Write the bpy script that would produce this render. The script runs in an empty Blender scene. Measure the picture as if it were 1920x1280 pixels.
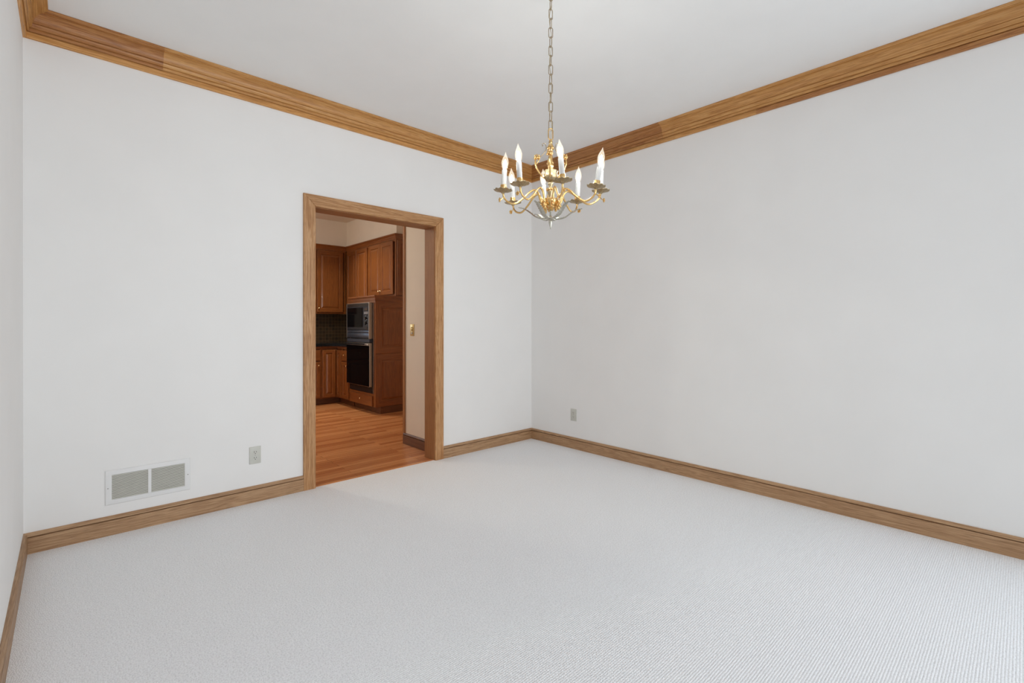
import bpy, bmesh, math, random
from mathutils import Vector, Matrix

random.seed(7)
C = bpy.context.scene.collection
PI = math.pi

# ------------------------------------------------------------------ camera
F_PX, CY = 896.26, 608.99
YAW, PITCH, ROLL = 0.7492, -0.0016, 0.0006
CAM = Vector((-3.5842, -3.5511, 1.2))
fw = Vector((math.sin(YAW) * math.cos(PITCH), math.cos(YAW) * math.cos(PITCH), math.sin(PITCH)))
r0 = Vector((math.cos(YAW), -math.sin(YAW), 0))
u0 = r0.cross(fw)
cr = math.cos(ROLL) * r0 + math.sin(ROLL) * u0
cu = -math.sin(ROLL) * r0 + math.cos(ROLL) * u0
cam = bpy.data.cameras.new('camera')
cam.sensor_width = 36
cam.sensor_fit = 'HORIZONTAL'
cam.lens = F_PX / 1920 * 36
cam.shift_y = -(640 - CY) / 1920
cam.clip_start = 0.02
co = bpy.data.objects.new('camera', cam)
C.objects.link(co)
M = Matrix.Identity(4)
for i in range(3):
    M[i][0], M[i][1], M[i][2], M[i][3] = cr[i], cu[i], -fw[i], CAM[i]
co.matrix_world = M
S = bpy.context.scene
S.camera = co

# ------------------------------------------------------------------ view, world, large lights
vs = S.view_settings
vs.view_transform = 'Standard'
vs.look = 'None'
vs.exposure = 0.0
vs.gamma = 1.0
vs.use_curve_mapping = False
try:
    S.cycles.max_bounces = 14
    S.cycles.diffuse_bounces = 9
    S.cycles.transparent_max_bounces = 12
    S.cycles.caustics_reflective = False
    S.cycles.caustics_refractive = False
    S.cycles.sample_clamp_indirect = 4.0
except Exception:
    pass
W = bpy.data.worlds.new('daylight')
S.world = W
W.use_nodes = True
W.node_tree.nodes['Background'].inputs[0].default_value = (0.86, 0.93, 1.0, 1)
W.node_tree.nodes['Background'].inputs[1].default_value = 0.2


def area(name, loc, rot, sx, sy, power, col, spread=PI):
    l = bpy.data.lights.new(name, 'AREA')
    l.shape = 'RECTANGLE'
    l.size, l.size_y = sx, sy
    l.energy = power
    l.color = col
    l.spread = spread
    o = bpy.data.objects.new(name, l)
    C.objects.link(o)
    o.location = loc
    o.rotation_euler = rot
    return o


# daylight through the windows behind the camera (front wall) and of the kitchen
LIGHTS = {'front': (36, (0.95, 0.98, 1.0)), 'side': (30, (0.77, 0.89, 1.0)), 'kwin': (15, (0.82, 0.92, 1.0)), 'klamp': (14, (1.0, 0.95, 0.80)), 'klamp2': (43, (1.0, 0.96, 0.84)), 'bulb': (3.7, (0.97, 1.0, 0.96))}
area('daylight_front_window', (-2.0, -6.39, 1.35), (PI / 2, 0, 0), 2.5, 1.8, *LIGHTS['front'], spread=math.radians(100))
area('daylight_side_window', (0.19, -4.63, 1.35), (PI / 2, 0, PI / 2), 1.65, 1.8, *LIGHTS['side'])
area('daylight_kitchen_window', (-2.7, 4.38, 1.55), (-PI / 2, 0, 0), 1.3, 0.95, *LIGHTS['kwin'])
area('kitchen_ceiling_lamp', (-1.0, 2.95, 2.82), (0, 0, 0), 0.2, 0.2, *LIGHTS['klamp'], spread=math.radians(115))
l = bpy.data.lights.new('kitchen_pendant_lamp', 'POINT')
l.energy, l.color = LIGHTS['klamp2']
l.shadow_soft_size = 0.08
o = bpy.data.objects.new('kitchen_pendant_lamp', l)
C.objects.link(o)
o.location = (-2.9, 2.2, 2.45)

# ------------------------------------------------------------------ helpers


class B:
    """collects shapes in one bmesh and links them as ONE mesh object"""

    def __init__(s):
        s.bm = bmesh.new()

    def box(s, x0, x1, y0, y1, z0, z1, bevel=0):
        bm = bmesh.new() if bevel else s.bm
        v = [bm.verts.new(p) for p in ((x0, y0, z0), (x1, y0, z0), (x1, y1, z0), (x0, y1, z0),
                                       (x0, y0, z1), (x1, y0, z1), (x1, y1, z1), (x0, y1, z1))]
        for f in ((3, 2, 1, 0), (4, 5, 6, 7), (0, 1, 5, 4), (1, 2, 6, 5), (2, 3, 7, 6), (3, 0, 4, 7)):
            bm.faces.new([v[i] for i in f])
        if bevel:
            bmesh.ops.bevel(bm, geom=list(bm.edges), offset=bevel, segments=2, affect='EDGES', profile=0.5)
            s.merge(bm)
        return s

    def merge(s, bm, mat=None):
        me = bpy.data.meshes.new('tmp')
        bm.to_mesh(me)
        bm.free()
        if mat is not None:
            me.transform(mat)
        s.bm.from_mesh(me)
        bpy.data.meshes.remove(me)

    def prism(s, pts, axis, a, b):
        """polygon pts (2D) extruded along axis from a to b; pts in the order of the other two axes"""
        def P(p, t):
            q = list(p)
            q.insert(axis, t)
            return q
        lo = [s.bm.verts.new(P(p, a)) for p in pts]
        hi = [s.bm.verts.new(P(p, b)) for p in pts]
        n = len(pts)
        s.bm.faces.new(lo)
        s.bm.faces.new(hi[::-1])
        for i in range(n):
            s.bm.faces.new((lo[i], hi[i], hi[(i + 1) % n], lo[(i + 1) % n]))
        return s

    def lathe(s, prof, seg=24, c=(0, 0, 0), scal=0, amp=0.0, zamp=0.0, mat=None):
        bm = bmesh.new()
        rings = []
        for r, z in prof:
            if r < 1e-6:
                rings.append([bm.verts.new((c[0], c[1], c[2] + z))])
            else:
                ring = []
                for k in range(seg):
                    a = 2 * PI * k / seg
                    f = math.cos(scal * a) if scal else 0
                    w = min(1.0, r / max(p[0] for p in prof)) ** 2
                    rr = r * (1 + amp * f * w)
                    ring.append(bm.verts.new((c[0] + rr * math.cos(a), c[1] + rr * math.sin(a), c[2] + z + zamp * f * w)))
                rings.append(ring)
        for A, D in zip(rings, rings[1:]):
            if len(A) == 1 and len(D) == 1:
                continue
            for k in range(seg):
                k2 = (k + 1) % seg
                if len(A) == 1:
                    bm.faces.new((A[0], D[k2], D[k]))
                elif len(D) == 1:
                    bm.faces.new((A[k], A[k2], D[0]))
                else:
                    bm.faces.new((A[k], A[k2], D[k2], D[k]))
        for R, flip in ((rings[0], True), (rings[-1], False)):
            if len(R) > 1:
                bm.faces.new(R[::-1] if flip else R)
        bmesh.ops.recalc_face_normals(bm, faces=bm.faces)
        s.merge(bm, mat)
        return s

    def tube(s, pts, rad, seg=8, closed=False):
        pts = [Vector(p) for p in pts]
        n = len(pts)
        rs = rad if isinstance(rad, (list, tuple)) else [rad] * n
        bm = bmesh.new()
        rings = []
        up = None
        for i in range(n):
            a = pts[(i - 1) % n] if closed or i > 0 else pts[i]
            b = pts[(i + 1) % n] if closed or i < n - 1 else pts[i]
            t = (b - a).normalized()
            if up is None:
                up = t.orthogonal().normalized()
            up = (up - t * up.dot(t))
            up = up.normalized() if up.length > 1e-6 else t.orthogonal().normalized()
            w = t.cross(up)
            rings.append([bm.verts.new(pts[i] + rs[i] * (math.cos(2 * PI * k / seg) * up + math.sin(2 * PI * k / seg) * w)) for k in range(seg)])
        m = n if closed else n - 1
        for i in range(m):
            A, D = rings[i], rings[(i + 1) % n]
            for k in range(seg):
                bm.faces.new((A[k], A[(k + 1) % seg], D[(k + 1) % seg], D[k]))
        if not closed:
            bm.faces.new(rings[0][::-1])
            bm.faces.new(rings[-1])
        bmesh.ops.recalc_face_normals(bm, faces=bm.faces)
        s.merge(bm)
        return s

    def ball(s, c, r, sx=1, sy=1, sz=1, seg=10):
        bm = bmesh.new()
        bmesh.ops.create_uvsphere(bm, u_segments=seg, v_segments=max(5, seg * 2 // 3), radius=r)
        s.merge(bm, Matrix.Translation(c) @ Matrix.Diagonal((sx, sy, sz, 1)))
        return s

    def build(s, name, mat, parent=None, loc=(0, 0, 0), rotz=0, smooth=False, grain=None, keep=False):
        bm = s.bm
        if not keep:
            bmesh.ops.recalc_face_normals(bm, faces=bm.faces)
        if grain is not None:
            uv = bm.loops.layers.uv.get('uv') or bm.loops.layers.uv.new('uv')
            rest = [i for i in range(3) if i != grain]
            for f in bm.faces:
                nrm = f.normal
                k = rest[0] if abs(nrm[rest[0]]) < abs(nrm[rest[1]]) else rest[1]
                for l in f.loops:
                    l[uv].uv = (l.vert.co[grain], l.vert.co[k])
        me = bpy.data.meshes.new(name)
        bm.to_mesh(me)
        bm.free()
        if smooth:
            for p in me.polygons:
                p.use_smooth = True
            try:
                me.set_sharp_from_angle(angle=math.radians(smooth if smooth > 1 else 40))
            except Exception:
                pass
        me.materials.append(mat)
        o = bpy.data.objects.new(name, me)
        C.objects.link(o)
        o.location = loc
        o.rotation_euler = (0, 0, rotz)
        if parent is not None:
            o.parent = parent
        return o


def cat(pts, sub=6):
    """Catmull-Rom through pts"""
    pts = [Vector(p) for p in pts]
    out = []
    P = [pts[0] * 2 - pts[1]] + pts + [pts[-1] * 2 - pts[-2]]
    for i in range(1, len(P) - 2):
        for k in range(sub):
            t = k / sub
            a, b, c, d = P[i - 1], P[i], P[i + 1], P[i + 2]
            out.append(0.5 * ((2 * b) + (c - a) * t + (2 * a - 5 * b + 4 * c - d) * t * t + (3 * b - a - 3 * c + d) * t ** 3))
    out.append(pts[-1])
    return out


def tag(o, label, category, group=None):
    o['label'] = label
    o['category'] = category
    if group:
        o['group'] = group
    return o


def thing(name, label, category, loc=(0, 0, 0), rotz=0, group=None):
    o = bpy.data.objects.new(name, None)
    o.empty_display_size = 0.1
    C.objects.link(o)
    o.location = loc
    o.rotation_euler = (0, 0, rotz)
    return tag(o, label, category, group)


def struct(o):
    o['kind'] = 'structure'
    return o


# ------------------------------------------------------------------ materials


def mat(name, col, rough=0.5, metal=0.0, spec=0.5, coat=0.0, emit=None):
    m = bpy.data.materials.new(name)
    m.use_nodes = True
    p = m.node_tree.nodes['Principled BSDF']
    p.inputs['Base Color'].default_value = (*col, 1)
    p.inputs['Roughness'].default_value = rough
    p.inputs['Metallic'].default_value = metal
    p.inputs['Specular IOR Level'].default_value = spec
    p.inputs['Coat Weight'].default_value = coat
    if emit:
        p.inputs['Emission Color'].default_value = (*emit[0], 1)
        p.inputs['Emission Strength'].default_value = emit[1]
    return m


def N(m, t, **kw):
    n = m.node_tree.nodes.new(t)
    for k, v in kw.items():
        if k in n.inputs:
            n.inputs[k].default_value = v
        else:
            setattr(n, k, v)
    return n


def L(m, a, b):
    m.node_tree.links.new(a, b)


def mth(m, op, a, b=None, c=None):
    n = m.node_tree.nodes.new('ShaderNodeMath')
    n.operation = op
    for i, v in enumerate((a, b, c)):
        if v is None:
            continue
        if isinstance(v, (int, float)):
            n.inputs[i].default_value = v
        else:
            L(m, v, n.inputs[i])
    return n.outputs[0]


def ramp(m, fac, stops):
    n = m.node_tree.nodes.new('ShaderNodeValToRGB')
    e = n.color_ramp.elements
    while len(e) < len(stops):
        e.new(0.5)
    for k, (p, c) in enumerate(stops):
        e[k].position = p
        e[k].color = (*c, 1) if len(c) == 3 else c
    L(m, fac, n.inputs[0])
    return n.outputs[0]


def noisy(name, col, rough, amount=0.05, scale=60, bump=0.0, bscale=200, **kw):
    """plain paint or plastic: slight tone variation and a faint surface texture"""
    m = mat(name, col, rough, **kw)
    p = m.node_tree.nodes['Principled BSDF']
    tc = N(m, 'ShaderNodeTexCoord')
    n = N(m, 'ShaderNodeTexNoise')
    n.inputs['Scale'].default_value = scale
    n.inputs['Detail'].default_value = 3
    L(m, tc.outputs['Object'], n.inputs['Vector'])
    lo = tuple(c * (1 - amount) for c in col)
    hi = tuple(min(1, c * (1 + amount)) for c in col)
    L(m, ramp(m, n.outputs['Fac'], [(0.3, lo), (0.7, hi)]), p.inputs['Base Color'])
    if bump:
        n2 = N(m, 'ShaderNodeTexNoise')
        n2.inputs['Scale'].default_value = bscale
        n2.inputs['Detail'].default_value = 2
        L(m, tc.outputs['Object'], n2.inputs['Vector'])
        b = N(m, 'ShaderNodeBump')
        b.inputs['Strength'].default_value = bump
        b.inputs['Distance'].default_value = 0.001
        L(m, n2.outputs['Fac'], b.inputs['Height'])
        L(m, b.outputs['Normal'], p.inputs['Normal'])
    return m


def oak(name, dark, midc, light, rough=0.42, pore=0.55, coat=0.0, vs_=1.0, contrast=1.0):
    """oak: UV in metres, u along the grain; broad figure, fine straight grain and dark open pores"""
    dark = tuple(b_ + (a_ - b_) * contrast for a_, b_ in zip(dark, midc))
    light = tuple(b_ + (a_ - b_) * contrast for a_, b_ in zip(light, midc))
    m = mat(name, midc, rough, coat=coat)
    p = m.node_tree.nodes['Principled BSDF']
    uv = N(m, 'ShaderNodeUVMap')
    oi = N(m, 'ShaderNodeObjectInfo')
    sh = N(m, 'ShaderNodeVectorMath', operation='ADD')
    cx = N(m, 'ShaderNodeCombineXYZ')
    rnd = mth(m, 'MULTIPLY', oi.outputs['Random'], 37.0)
    L(m, rnd, cx.inputs[0])
    L(m, mth(m, 'MULTIPLY', oi.outputs['Random'], 11.0), cx.inputs[1])
    L(m, uv.outputs[0], sh.inputs[0])
    L(m, cx.outputs[0], sh.inputs[1])

    def noise(su, sv, detail, dist=0.0, rgh=0.55):
        mp = N(m, 'ShaderNodeMapping')
        mp.inputs['Scale'].default_value = (su, sv * vs_, 1)
        L(m, sh.outputs[0], mp.inputs['Vector'])
        n = N(m, 'ShaderNodeTexNoise')
        n.inputs['Scale'].default_value = 1.0
        n.inputs['Detail'].default_value = detail
        n.inputs['Roughness'].default_value = rgh
        n.inputs['Distortion'].default_value = dist
        L(m, mp.outputs[0], n.inputs['Vector'])
        return n.outputs['Fac']
    a = noise(1.1, 26, 3, 1.2)
    # growth rings: bands of the broad figure
    rings = mth(m, 'FRACT', mth(m, 'MULTIPLY', a, 7.0))
    rings = mth(m, 'ABSOLUTE', mth(m, 'SUBTRACT', mth(m, 'MULTIPLY', rings, 2.0), 1.0))
    fine = noise(5, 420, 4, 0.2, 0.65)
    f = mth(m, 'ADD', mth(m, 'MULTIPLY', rings, 0.33), mth(m, 'MULTIPLY', fine, 0.67))
    base = ramp(m, f, [(0.22, dark), (0.46, midc), (0.75, light)])
    po = noise(16, 620, 2, 0.0)
    pm = N(m, 'ShaderNodeMix', data_type='RGBA')
    pf = ramp(m, po, [(0.30, (1, 1, 1)), (0.46, (0, 0, 0))])
    L(m, mth(m, 'MULTIPLY', pf, pore), pm.inputs['Factor'])
    L(m, base, pm.inputs['A'])
    pm.inputs['B'].default_value = (dark[0] * 0.55, dark[1] * 0.5, dark[2] * 0.45, 1)
    # board-to-board tone
    hs = N(m, 'ShaderNodeHueSaturation')
    L(m, mth(m, 'ADD', mth(m, 'MULTIPLY', oi.outputs['Random'], 0.22), 0.89), hs.inputs['Value'])
    L(m, pm.outputs['Result'], hs.inputs['Color'])
    L(m, hs.outputs[0], p.inputs['Base Color'])
    b = N(m, 'ShaderNodeBump')
    b.inputs['Strength'].default_value = 0.25
    b.inputs['Distance'].default_value = 0.0006
    L(m, po, b.inputs['Height'])
    L(m, b.outputs['Normal'], p.inputs['Normal'])
    return m


def srgb(r, g, b):
    return tuple(((c / 255) / 12.92 if c / 255 <= 0.04045 else ((c / 255 + 0.055) / 1.055) ** 2.4) for c in (r, g, b))


PAINT = noisy('white_wall_paint', (0.855, 0.848, 0.838), 0.75, 0.012, 3, 0.10, 260, spec=0.25)
CEIL = noisy('ceiling_paint', (0.86, 0.855, 0.845), 0.85, 0.012, 4, 0.18, 180, spec=0.2)
KPAINT = noisy('kitchen_wall_paint', (0.74, 0.685, 0.605), 0.75, 0.02, 4, 0.1, 200, spec=0.25)
OAK_CROWN = oak('golden_oak_crown', srgb(156, 102, 50), srgb(196, 140, 76), srgb(214, 164, 104), 0.38)
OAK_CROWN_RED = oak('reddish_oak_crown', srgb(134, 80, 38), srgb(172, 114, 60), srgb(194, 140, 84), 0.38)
OAK_CASE = oak('oak_casing', srgb(150, 100, 56), srgb(185, 134, 84), srgb(210, 166, 120), 0.45, 0.75, contrast=1.05)
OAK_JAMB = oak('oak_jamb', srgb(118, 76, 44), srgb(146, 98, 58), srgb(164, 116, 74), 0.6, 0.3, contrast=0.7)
OAK_BASE = oak('oak_baseboard', srgb(128, 94, 62), srgb(168, 130, 94), srgb(188, 154, 118), 0.5, 0.6)
CAB = oak('stained_oak_cabinet', srgb(88, 48, 20), srgb(122, 70, 31), srgb(146, 90, 43), 0.32, 0.35, coat=0.15, contrast=0.75)
CAB_DARK = oak('dark_stained_and_shaded_oak', srgb(74, 42, 24), srgb(98, 60, 36), srgb(114, 72, 44), 0.4, 0.4)
BRASS = noisy('polished_brass', (0.78, 0.52, 0.22), 0.22, 0.12, 90, metal=1.0)
ANTIQUE = noisy('antique_brass', (0.42, 0.33, 0.20), 0.36, 0.25, 160, metal=1.0)
SILVER_UNLIT = noisy('silver_and_unlit_brass', (0.52, 0.50, 0.43), 0.3, 0.25, 160, metal=1.0)
CHAIN = noisy('bronze_chain', (0.42, 0.33, 0.22), 0.38, 0.15, 90, metal=1.0)
SLEEVE = noisy('candle_sleeve_plastic', (0.64, 0.63, 0.615), 0.4, 0.02, 40)
IVORY = noisy('ivory_plastic', (0.60, 0.60, 0.55), 0.4, 0.02, 40)
SLOT = mat('outlet_slot', (0.03, 0.03, 0.028), 0.6)
VENT = noisy('white_enamel', (0.80, 0.80, 0.80), 0.4, 0.01, 30)
LOUV = noisy('grey_louver_enamel', (0.60, 0.59, 0.53), 0.5, 0.03, 30)
DARKIN = mat('duct_shade', (0.16, 0.155, 0.135), 0.9)
SCREW = mat('screw_steel', (0.45, 0.44, 0.42), 0.4, 1.0)
BLACKGLASS = mat('black_glass', (0.003, 0.003, 0.004), 0.05, spec=0.03)
BLACKENAMEL = mat('black_enamel', (0.010, 0.011, 0.014), 0.22, spec=0.3)
BLUEBLACK = mat('blue_black_panel', (0.05, 0.06, 0.09), 0.3, 0.5, spec=0.4)
DARKPANEL = mat('dark_blue_panel', (0.014, 0.017, 0.027), 0.28, 0.0, spec=0.22)
STEEL = noisy('brushed_steel', (0.42, 0.37, 0.33), 0.33, 0.08, 200, metal=1.0)
BRIGHT = mat('bright_steel', (0.75, 0.75, 0.74), 0.2, 1.0)
DISPLAY = mat('display', (0.02, 0.012, 0.012), 0.15)
BUTTON = mat('grey_button', (0.35, 0.37, 0.42), 0.35)
GRANITE = noisy('black_granite', (0.012, 0.012, 0.013), 0.12, 0.5, 400)
KNOBM = mat('satin_brass_knob', (0.85, 0.68, 0.42), 0.2, 1.0)
SWITCHM = noisy('brass_plate', (0.62, 0.47, 0.22), 0.32, 0.1, 60, metal=0.85)
WFRAME = noisy('window_paint', (0.8, 0.8, 0.79), 0.4, 0.01, 20)
CORD = mat('lamp_cord', (0.55, 0.47, 0.33), 0.35, 0.6)

# clear pane that lets daylight through
GLASS = bpy.data.materials.new('window_pane')
GLASS.use_nodes = True
nt = GLASS.node_tree
nt.nodes.remove(nt.nodes['Principled BSDF'])
mx = nt.nodes.new('ShaderNodeMixShader')
tr = nt.nodes.new('ShaderNodeBsdfTransparent')
gl = nt.nodes.new('ShaderNodeBsdfGlossy')
gl.inputs['Roughness'].default_value = 0.02
mx.inputs[0].default_value = 0.05
nt.links.new(tr.outputs[0], mx.inputs[1])
nt.links.new(gl.outputs[0], mx.inputs[2])
nt.links.new(mx.outputs[0], nt.nodes['Material Output'].inputs[0])

# lit bulb: a glowing clear envelope, its lower body hotter around the filament
BULB = bpy.data.materials.new('lit_bulb_glass')
BULB.use_nodes = True
nt = BULB.node_tree
nt.nodes.remove(nt.nodes['Principled BSDF'])
tr = nt.nodes.new('ShaderNodeBsdfTransparent')
gl = nt.nodes.new('ShaderNodeBsdfGlossy')
gl.inputs['Roughness'].default_value = 0.05
em = nt.nodes.new('ShaderNodeEmission')
em.inputs[0].default_value = (1.0, 0.88, 0.66, 1)
em.inputs[1].default_value = 0.32
m1 = nt.nodes.new('ShaderNodeMixShader')
lw = nt.nodes.new('ShaderNodeLayerWeight')
lw.inputs[0].default_value = 0.35
nt.links.new(lw.outputs['Facing'], m1.inputs[0])
nt.links.new(tr.outputs[0], m1.inputs[1])
nt.links.new(gl.outputs[0], m1.inputs[2])
ad = nt.nodes.new('ShaderNodeAddShader')
nt.links.new(m1.outputs[0], ad.inputs[0])
nt.links.new(em.outputs[0], ad.inputs[1])
nt.links.new(ad.outputs[0], nt.nodes['Material Output'].inputs[0])
FILAMENT = mat('glowing_filament', (1, 0.9, 0.7), 0.5, emit=((1.0, 0.86, 0.62), 9.0))

# carpet: rows of loops along x
CARPET = mat('white_loop_carpet', (0.8, 0.8, 0.8), 0.95, spec=0.05)
m = CARPET
p = m.node_tree.nodes['Principled BSDF']
tc = N(m, 'ShaderNodeTexCoord')
sp = N(m, 'ShaderNodeSeparateXYZ')
wob = N(m, 'ShaderNodeTexNoise')
wob.inputs['Scale'].default_value = 55
wob.inputs['Detail'].default_value = 1
L(m, tc.outputs['Object'], wob.inputs['Vector'])
L(m, tc.outputs['Object'], sp.inputs[0])
yw = mth(m, 'ADD', sp.outputs[1], mth(m, 'MULTIPLY', wob.outputs['Fac'], 0.0035))
ROW = 0.0086
rowphase = mth(m, 'MULTIPLY', yw, PI / ROW)
rowh = mth(m, 'ABSOLUTE', mth(m, 'SINE', rowphase))
rowid = mth(m, 'FLOOR', mth(m, 'DIVIDE', yw, ROW))
wn = N(m, 'ShaderNodeTexWhiteNoise', noise_dimensions='1D')
L(m, rowid, wn.inputs['W'])
xs = mth(m, 'ADD', mth(m, 'MULTIPLY', sp.outputs[0], PI / 0.0068), mth(m, 'MULTIPLY', wn.outputs['Value'], 6.28))
xs = mth(m, 'ADD', xs, mth(m, 'MULTIPLY', wob.outputs['Fac'], 3.0))
looph = mth(m, 'ABSOLUTE', mth(m, 'SINE', xs))
h = mth(m, 'ADD', mth(m, 'MULTIPLY', rowh, 0.42), mth(m, 'MULTIPLY', mth(m, 'MULTIPLY', looph, rowh), 0.58))
fz = N(m, 'ShaderNodeTexNoise')
fz.inputs['Scale'].default_value = 300
fz.inputs['Detail'].default_value = 2
L(m, tc.outputs['Object'], fz.inputs['Vector'])
h = mth(m, 'ADD', h, mth(m, 'MULTIPLY', fz.outputs['Fac'], 1.1))
b = N(m, 'ShaderNodeBump')
b.inputs['Strength'].default_value = 0.55
b.inputs['Distance'].default_value = 0.0028
L(m, h, b.inputs['Height'])
L(m, b.outputs['Normal'], p.inputs['Normal'])
fl = N(m, 'ShaderNodeTexNoise')
fl.inputs['Scale'].default_value = 160
fl.inputs['Detail'].default_value = 3
L(m, tc.outputs['Object'], fl.inputs['Vector'])
L(m, ramp(m, fl.outputs['Fac'], [(0.36, (0.80, 0.805, 0.82)), (0.5, (0.905, 0.915, 0.935)), (0.62, (0.945, 0.955, 0.97))]), p.inputs['Base Color'])

# strip oak floor of the kitchen, boards along x
PLANK = mat('kitchen_oak_strip_floor', (0.4, 0.2, 0.1), 0.25, coat=0.15)
m = PLANK
p = m.node_tree.nodes['Principled BSDF']
tc = N(m, 'ShaderNodeTexCoord')
bk = N(m, 'ShaderNodeTexBrick')
bk.offset = 0.37
bk.inputs['Scale'].default_value = 1.0
bk.inputs['Brick Width'].default_value = 0.95
bk.inputs['Row Height'].default_value = 0.058
bk.inputs['Mortar Size'].default_value = 0.0011
bk.inputs['Mortar Smooth'].default_value = 0.1
bk.inputs['Color1'].default_value = (*srgb(216, 150, 98), 1)
bk.inputs['Color2'].default_value = (*srgb(178, 111, 67), 1)
bk.inputs['Mortar'].default_value = (*srgb(80, 42, 20), 1)
L(m, tc.outputs['Object'], bk.inputs['Vector'])
mp = N(m, 'ShaderNodeMapping')
mp.inputs['Scale'].default_value = (4, 130, 1)
L(m, tc.outputs['Object'], mp.inputs['Vector'])
n = N(m, 'ShaderNodeTexNoise')
n.inputs['Scale'].default_value = 1
n.inputs['Detail'].default_value = 4
L(m, mp.outputs[0], n.inputs['Vector'])
mm = N(m, 'ShaderNodeMix', data_type='RGBA', blend_type='MULTIPLY')
mm.inputs['Factor'].default_value = 0.55
L(m, bk.outputs['Color'], mm.inputs['A'])
L(m, ramp(m, n.outputs['Fac'], [(0.3, (0.6, 0.5, 0.42)), (0.6, (1, 1, 1))]), mm.inputs['B'])
L(m, mm.outputs['Result'], p.inputs['Base Color'])

# small dark stone tile
TILE = mat('dark_stone_tile', (0.1, 0.08, 0.05), 0.4)
m = TILE
p = m.node_tree.nodes['Principled BSDF']
tc = N(m, 'ShaderNodeTexCoord')
mp = N(m, 'ShaderNodeMapping')
mp.inputs['Rotation'].default_value = (PI / 2, 0, 0)
L(m, tc.outputs['Object'], mp.inputs['Vector'])
bk = N(m, 'ShaderNodeTexBrick')
bk.offset = 0.0
bk.inputs['Scale'].default_value = 1.0
bk.inputs['Brick Width'].default_value = 0.052
bk.inputs['Row Height'].default_value = 0.052
bk.inputs['Mortar Size'].default_value = 0.003
bk.inputs['Color1'].default_value = (*srgb(84, 66, 44), 1)
bk.inputs['Color2'].default_value = (*srgb(58, 48, 36), 1)
bk.inputs['Mortar'].default_value = (*srgb(112, 92, 66), 1)
L(m, mp.outputs[0], bk.inputs['Vector'])
L(m, bk.outputs['Color'], p.inputs['Base Color'])

# ------------------------------------------------------------------ room shell
WL, H, FR = -3.753, 2.829, -6.2            # left wall, ceiling height, front wall
KW, KY, KL = 0.0, 4.2, -4.2                # kitchen right wall, far wall, left wall
OXL, OXR, OZ = -2.249, -1.219, 2.053       # clear opening between the jambs
WT = 0.15

struct(B().box(WL - 0.12, 0.12, FR - 0.12, 0.02, -0.1, 0.0).build('floor', CARPET, grain=None))
struct(B().box(KL - 0.1, 0.12, 0.02, KY + 0.12, -0.1, -0.001).build('floor_kitchen', PLANK))
struct(B().box(WL - 0.12, 0.12, FR - 0.12, WT / 2, H, H + 0.1).build('ceiling', CEIL))
struct(B().box(KL - 0.1, 0.12, WT / 2, KY + 0.12, H, H + 0.1).build('ceiling_kitchen', KPAINT))
g = 0.02
b = B().prism([(KL, 0), (OXL - g, 0), (OXL - g, OZ + g), (OXR + g, OZ + g), (OXR + g, 0), (0.12, 0), (0.12, H), (KL, H)], 1, 0, WT)
wb = struct(b.build('wall_back', PAINT))
wb.data.materials.append(KPAINT)
for f in wb.data.polygons:                    # its kitchen side
    if f.center.y > WT - 0.01:
        f.material_index = 1
struct(B().box(WL - 0.12, WL, FR - 0.12, 0, 0, H).build('wall_left', PAINT))


def window_wall(name, win_name, n, a0, a1, s0, s1, z0, z1, P, paint=PAINT):
    """wall with one window; P(s0, s1, d0, d1) gives x0, x1, y0, y1 for a stretch along the wall and a depth range behind its face"""
    b = B()
    for q0, q1, z0_, z1_ in ((a0, s0, 0, H), (s1, a1, 0, H), (s0, s1, 0, z0), (s0, s1, z1, H)):
        b.box(*P(q0, q1, 0, 0.12), z0_, z1_)
    struct(b.build(name, paint))
    b = B()
    b.box(*P(s0, s1, 0.03, 0.1), z0, z0 + 0.05).box(*P(s0, s1, 0.03, 0.1), z1 - 0.05, z1)
    for k in range(n + 1):
        q = s0 + (s1 - s0 - 0.05) * k / n
        b.box(*P(q, q + 0.05, 0.03, 0.1), z0 + 0.05, z1 - 0.05)
    w = struct(b.build(win_name, WFRAME))
    B().box(*P(s0 + 0.02, s1 - 0.02, 0.062, 0.068), z0 + 0.02, z1 - 0.02).build('glass_pane', GLASS, w)


window_wall('wall_front', 'window_1', 3, WL, 0, -3.3, -0.7, 0.4, 2.3, lambda a, c, d, e: (a, c, FR - e, FR - d))
window_wall('wall_right', 'window_2', 2, FR - 0.12, 0, -5.5, -3.75, 0.4, 2.3, lambda a, c, d, e: (d, e, a, c))

# kitchen walls
struct(B().box(0, 0.12, WT, KY + 0.12, 0, H).build('wall_kitchen_right', KPAINT))
struct(B().box(KL - 0.1, KL, WT, KY + 0.12, 0, H).build('wall_kitchen_left', KPAINT))
window_wall('wall_kitchen_far', 'window_3', 2, KL, 0, -3.4, -2.0, 1.05, 2.05, lambda a, c, d, e: (a, c, KY + d, KY + e), KPAINT)

# short wall beside the opening
HX, HY = -1.097, 0.703
struct(B().box(HX, HX + 0.12, WT, HY, 0, H).build('wall_kitchen_passage', KPAINT))
struct(B().box(HX - 0.015, HX, HY - 0.012, HY + 0.018, 0.11, H).build('trim_1', OAK_JAMB, grain=2))
# soffit over the wall cabinets, flush with their fronts
struct(B().prism([(-1.22, 3.9), (-0.29, 3.9), (-0.29, 2.31), (0, 2.31), (0, KY), (-1.22, KY)], 2, 2.437, H).build('wall_soffit', KPAINT))

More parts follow.
